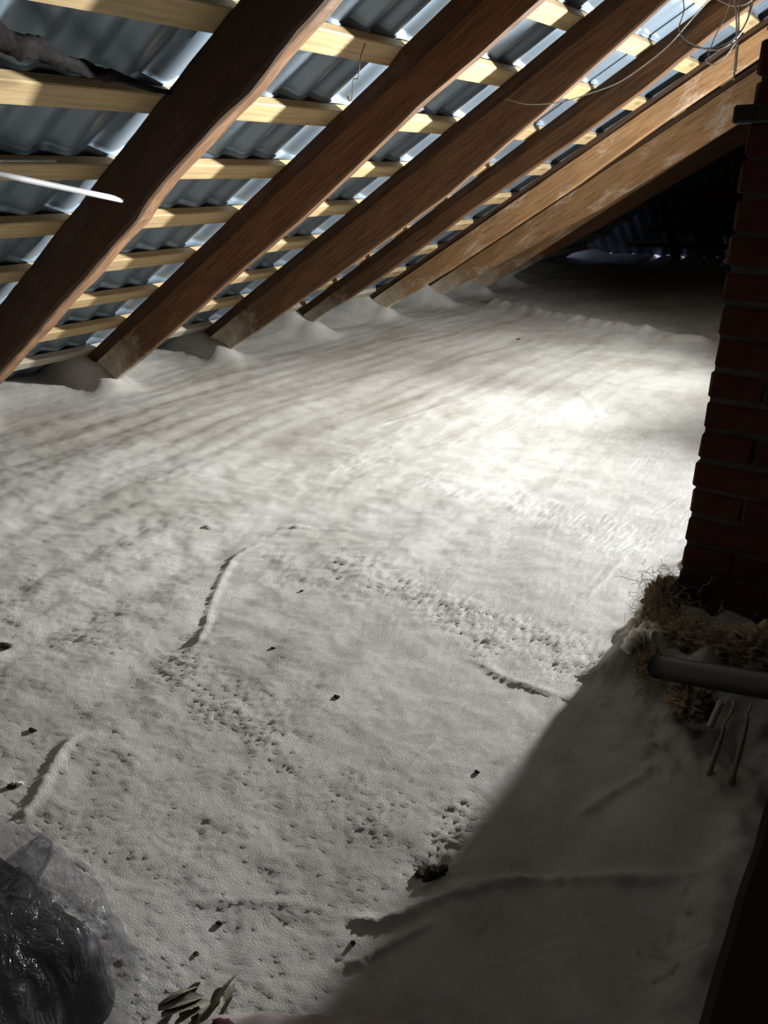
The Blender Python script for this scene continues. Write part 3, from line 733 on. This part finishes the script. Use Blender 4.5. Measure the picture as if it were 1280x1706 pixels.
# tuft of dry leaves beside the bundle
lf = empty('leaf_tuft', at_z(320, 1690)); tag(lf, 'tuft of dusty dry leaves beside the wrapped bundle', 'leaves')
rnd = random.Random(11); LO = at_z(320, 1690)
def leaf(p, d, L, wd, curl, rnd):
    V = []; n = 8; side = d.cross(Vector((0, 0, 1))).normalized(); side = (side + Vector((0, 0, rnd.uniform(-.8, .8)))).normalized()
    for i in range(n):
        t = i / (n - 1); c_ = p + d * L * t + Vector((0, 0, curl * L * math.sin(t * 2.2)))
        ww = wd * math.sin(math.pi * (0.12 + 0.86 * t)) ** 0.8
        up_ = Vector((0, 0, 0.35 * ww))
        V += [c_ - side * ww + up_, c_, c_ + side * ww + up_]
    return V, grid_faces(n, 3)
for k, (x0, y0, x1, y1, wd) in enumerate(((262, 1668, 330, 1645, .010), (262, 1676, 340, 1662, .012), (268, 1690, 350, 1668, .011), (300, 1664, 334, 1638, .007), (345, 1690, 378, 1650, .006), (352, 1680, 398, 1622, .008),
        (350, 1664, 375, 1648, .008), (370, 1672, 392, 1636, .006), (335, 1700, 358, 1668, .007), (290, 1700, 340, 1684, .012), (322, 1702, 330, 1672, .006), (376, 1692, 370, 1660, .005), (360, 1700, 390, 1668, .006), (300, 1690, 316, 1676, .010))):
    a = at_z(x0, y0, 0.0); b_ = at_z(x1, y1, 0.0); a.z = hz(a.x, a.y) + 0.004 + .004 * (k % 3); b_.z = hz(b_.x, b_.y) + rnd.uniform(.008, .02)
    d = b_ - a; V, Fc = leaf(a - LO, d.normalized(), d.length, wd, rnd.uniform(.05, .2), rnd)
    o = mesh_obj('leaf', V, Fc, M_STRAW, lf, True)

# ------------------------------------------------------------------ chips and crumbs on the foam
def chip(name, label, px, py, L, wd, ht, ang, mat, cat='debris'):
    g = at_z(px, py); bm = bmesh.new(); blob(bm, (0, 0, 0), (L, wd, ht), int(px), 0.5, 2, 1.8)
    o = bm_obj(name, bm, mat); o.location = (g.x, g.y, hz(g.x, g.y) + ht * 0.2); o.rotation_euler = (0, 0, ang)
    return tag(o, label, cat)
chip('bark_chip', 'dark bark chip on the foam at the left border', 4, 1067, .026, .010, .008, .5, M_CHIP)
chip('bark_chip', 'dark round chip above the short foam ridge at the left', 52, 1207, .009, .006, .005, .3, M_CHIP)
chip('bark_chip', 'dark angular chip beside the lower end of the short foam ridge', 18, 1304, .010, .007, .006, .9, M_CHIP)
chip('bark_chip', 'lone dark chip on the smooth foam in the middle', 561, 1158, .009, .006, .005, .2, M_CHIP)
chip('bark_chip', 'tiny dark chip right of the wrapped bundle, lower one', 325, 1578, .005, .004, .004, .2, M_CHIP)
chip('bark_chip', 'tiny dark chip right of the wrapped bundle, upper one', 364, 1527, .007, .003, .003, .5, M_CHIP)
chip('bark_chip', 'small dark chip near the shadow edge, above the forked crease', 588, 1562, .005, .004, .004, .2, M_CHIP)
chip('bark_chip', 'dark crumb beside the pitted patch by the chimney shadow', 795, 1281, .006, .004, .004, .2, M_CHIP)
chip('bark_chip', 'thin dark sliver on the foam, beside the curved ridge', 455, 1075, .008, .003, .003, .3, M_CHIP)
chip('bark_chip', 'dark crumb in the pitted band right of the curved ridge', 503, 980, .006, .004, .004, .3, M_CHIP)
chip('bark_chip', 'far small crumb on the smooth bright foam', 864, 562, .016, .010, .008, .3, M_CHIP)
chip('foam_crumb', 'pale foam crumb beside the dark angular chip', 30, 1300, .009, .007, .006, .3, M_BEAD)
bark = empty('bark_clump', at_z(720, 1452)); tag(bark, 'clump of dark bark in a small pit at the shadow edge', 'debris')
for k, (px, py, L) in enumerate(((703, 1450, .014), (712, 1455, .013), (722, 1447, .014), (731, 1450, .012), (738, 1444, .010), (716, 1448, .012))):
    g = at_z(px, py); bm = bmesh.new(); blob(bm, (0, 0, 0), (L, L * .7, L * .55), 40 + k, 0.5, 2, 1.9)
    o = bm_obj('bark_piece', bm, M_CHIP, bark); o.location = g + Vector((0, 0, hz(g.x, g.y) + L * .3)) - at_z(720, 1452); o.rotation_euler = (0, 0, k * 1.1)

# ------------------------------------------------------------------ work light behind the chimney
base = Vector((LAMP.x - LAMP_DIR.x * 0.03, LAMP.y - LAMP_DIR.y * 0.03, hz(LAMP.x, LAMP.y)))
wl = empty('work_light', base); tag(wl, 'black floodlight on a slim tripod behind the chimney, lighting the attic', 'lamp')
rot = LAMP_DIR.to_track_quat('Y', 'Z').to_matrix().to_4x4(); rot.translation = LAMP - base
bm = bmesh.new(); box(bm, (-0.11, -0.05, -0.085), (0.11, 0.0, 0.085), 0.006, rot)
for kx in range(-4, 5): box(bm, (kx * 0.022 - 0.003, -0.075, -0.07), (kx * 0.022 + 0.003, -0.048, 0.07), 0, rot)
bm_obj('housing', bm, M_LAMP_BODY, wl)
bm = bmesh.new(); box(bm, (-0.095, 0.001, -0.07), (0.095, 0.006, 0.07), 0, rot); bm_obj('glass', bm, M_LAMP, wl)
bm = bmesh.new()
for (l, h) in (((-0.12, -0.03, -0.13), (-0.112, -0.01, 0.02)), ((0.112, -0.03, -0.13), (0.12, -0.01, 0.02)), ((-0.12, -0.03, -0.138), (0.12, -0.01, -0.13))): box(bm, l, h, 0, rot)
bm_obj('bracket', bm, M_LAMP_BODY, wl)
top_z = (LAMP.z - base.z) - 0.135
V, Fc = tube([(0, 0, 0.25), (0, 0, top_z)], 0.012, 10); mesh_obj('pole', V, Fc, M_LAMP_BODY, wl, True)
for q in range(3):
    a_ = q * 2.094 + 0.4; fx, fy = 0.26 * math.cos(a_), 0.26 * math.sin(a_)
    V, Fc = tube([(0, 0, 0.40), (fx, fy, hz(base.x + fx, base.y + fy) - base.z + 0.008)], 0.008, 8); mesh_obj('leg', V, Fc, M_LAMP_BODY, wl, True)
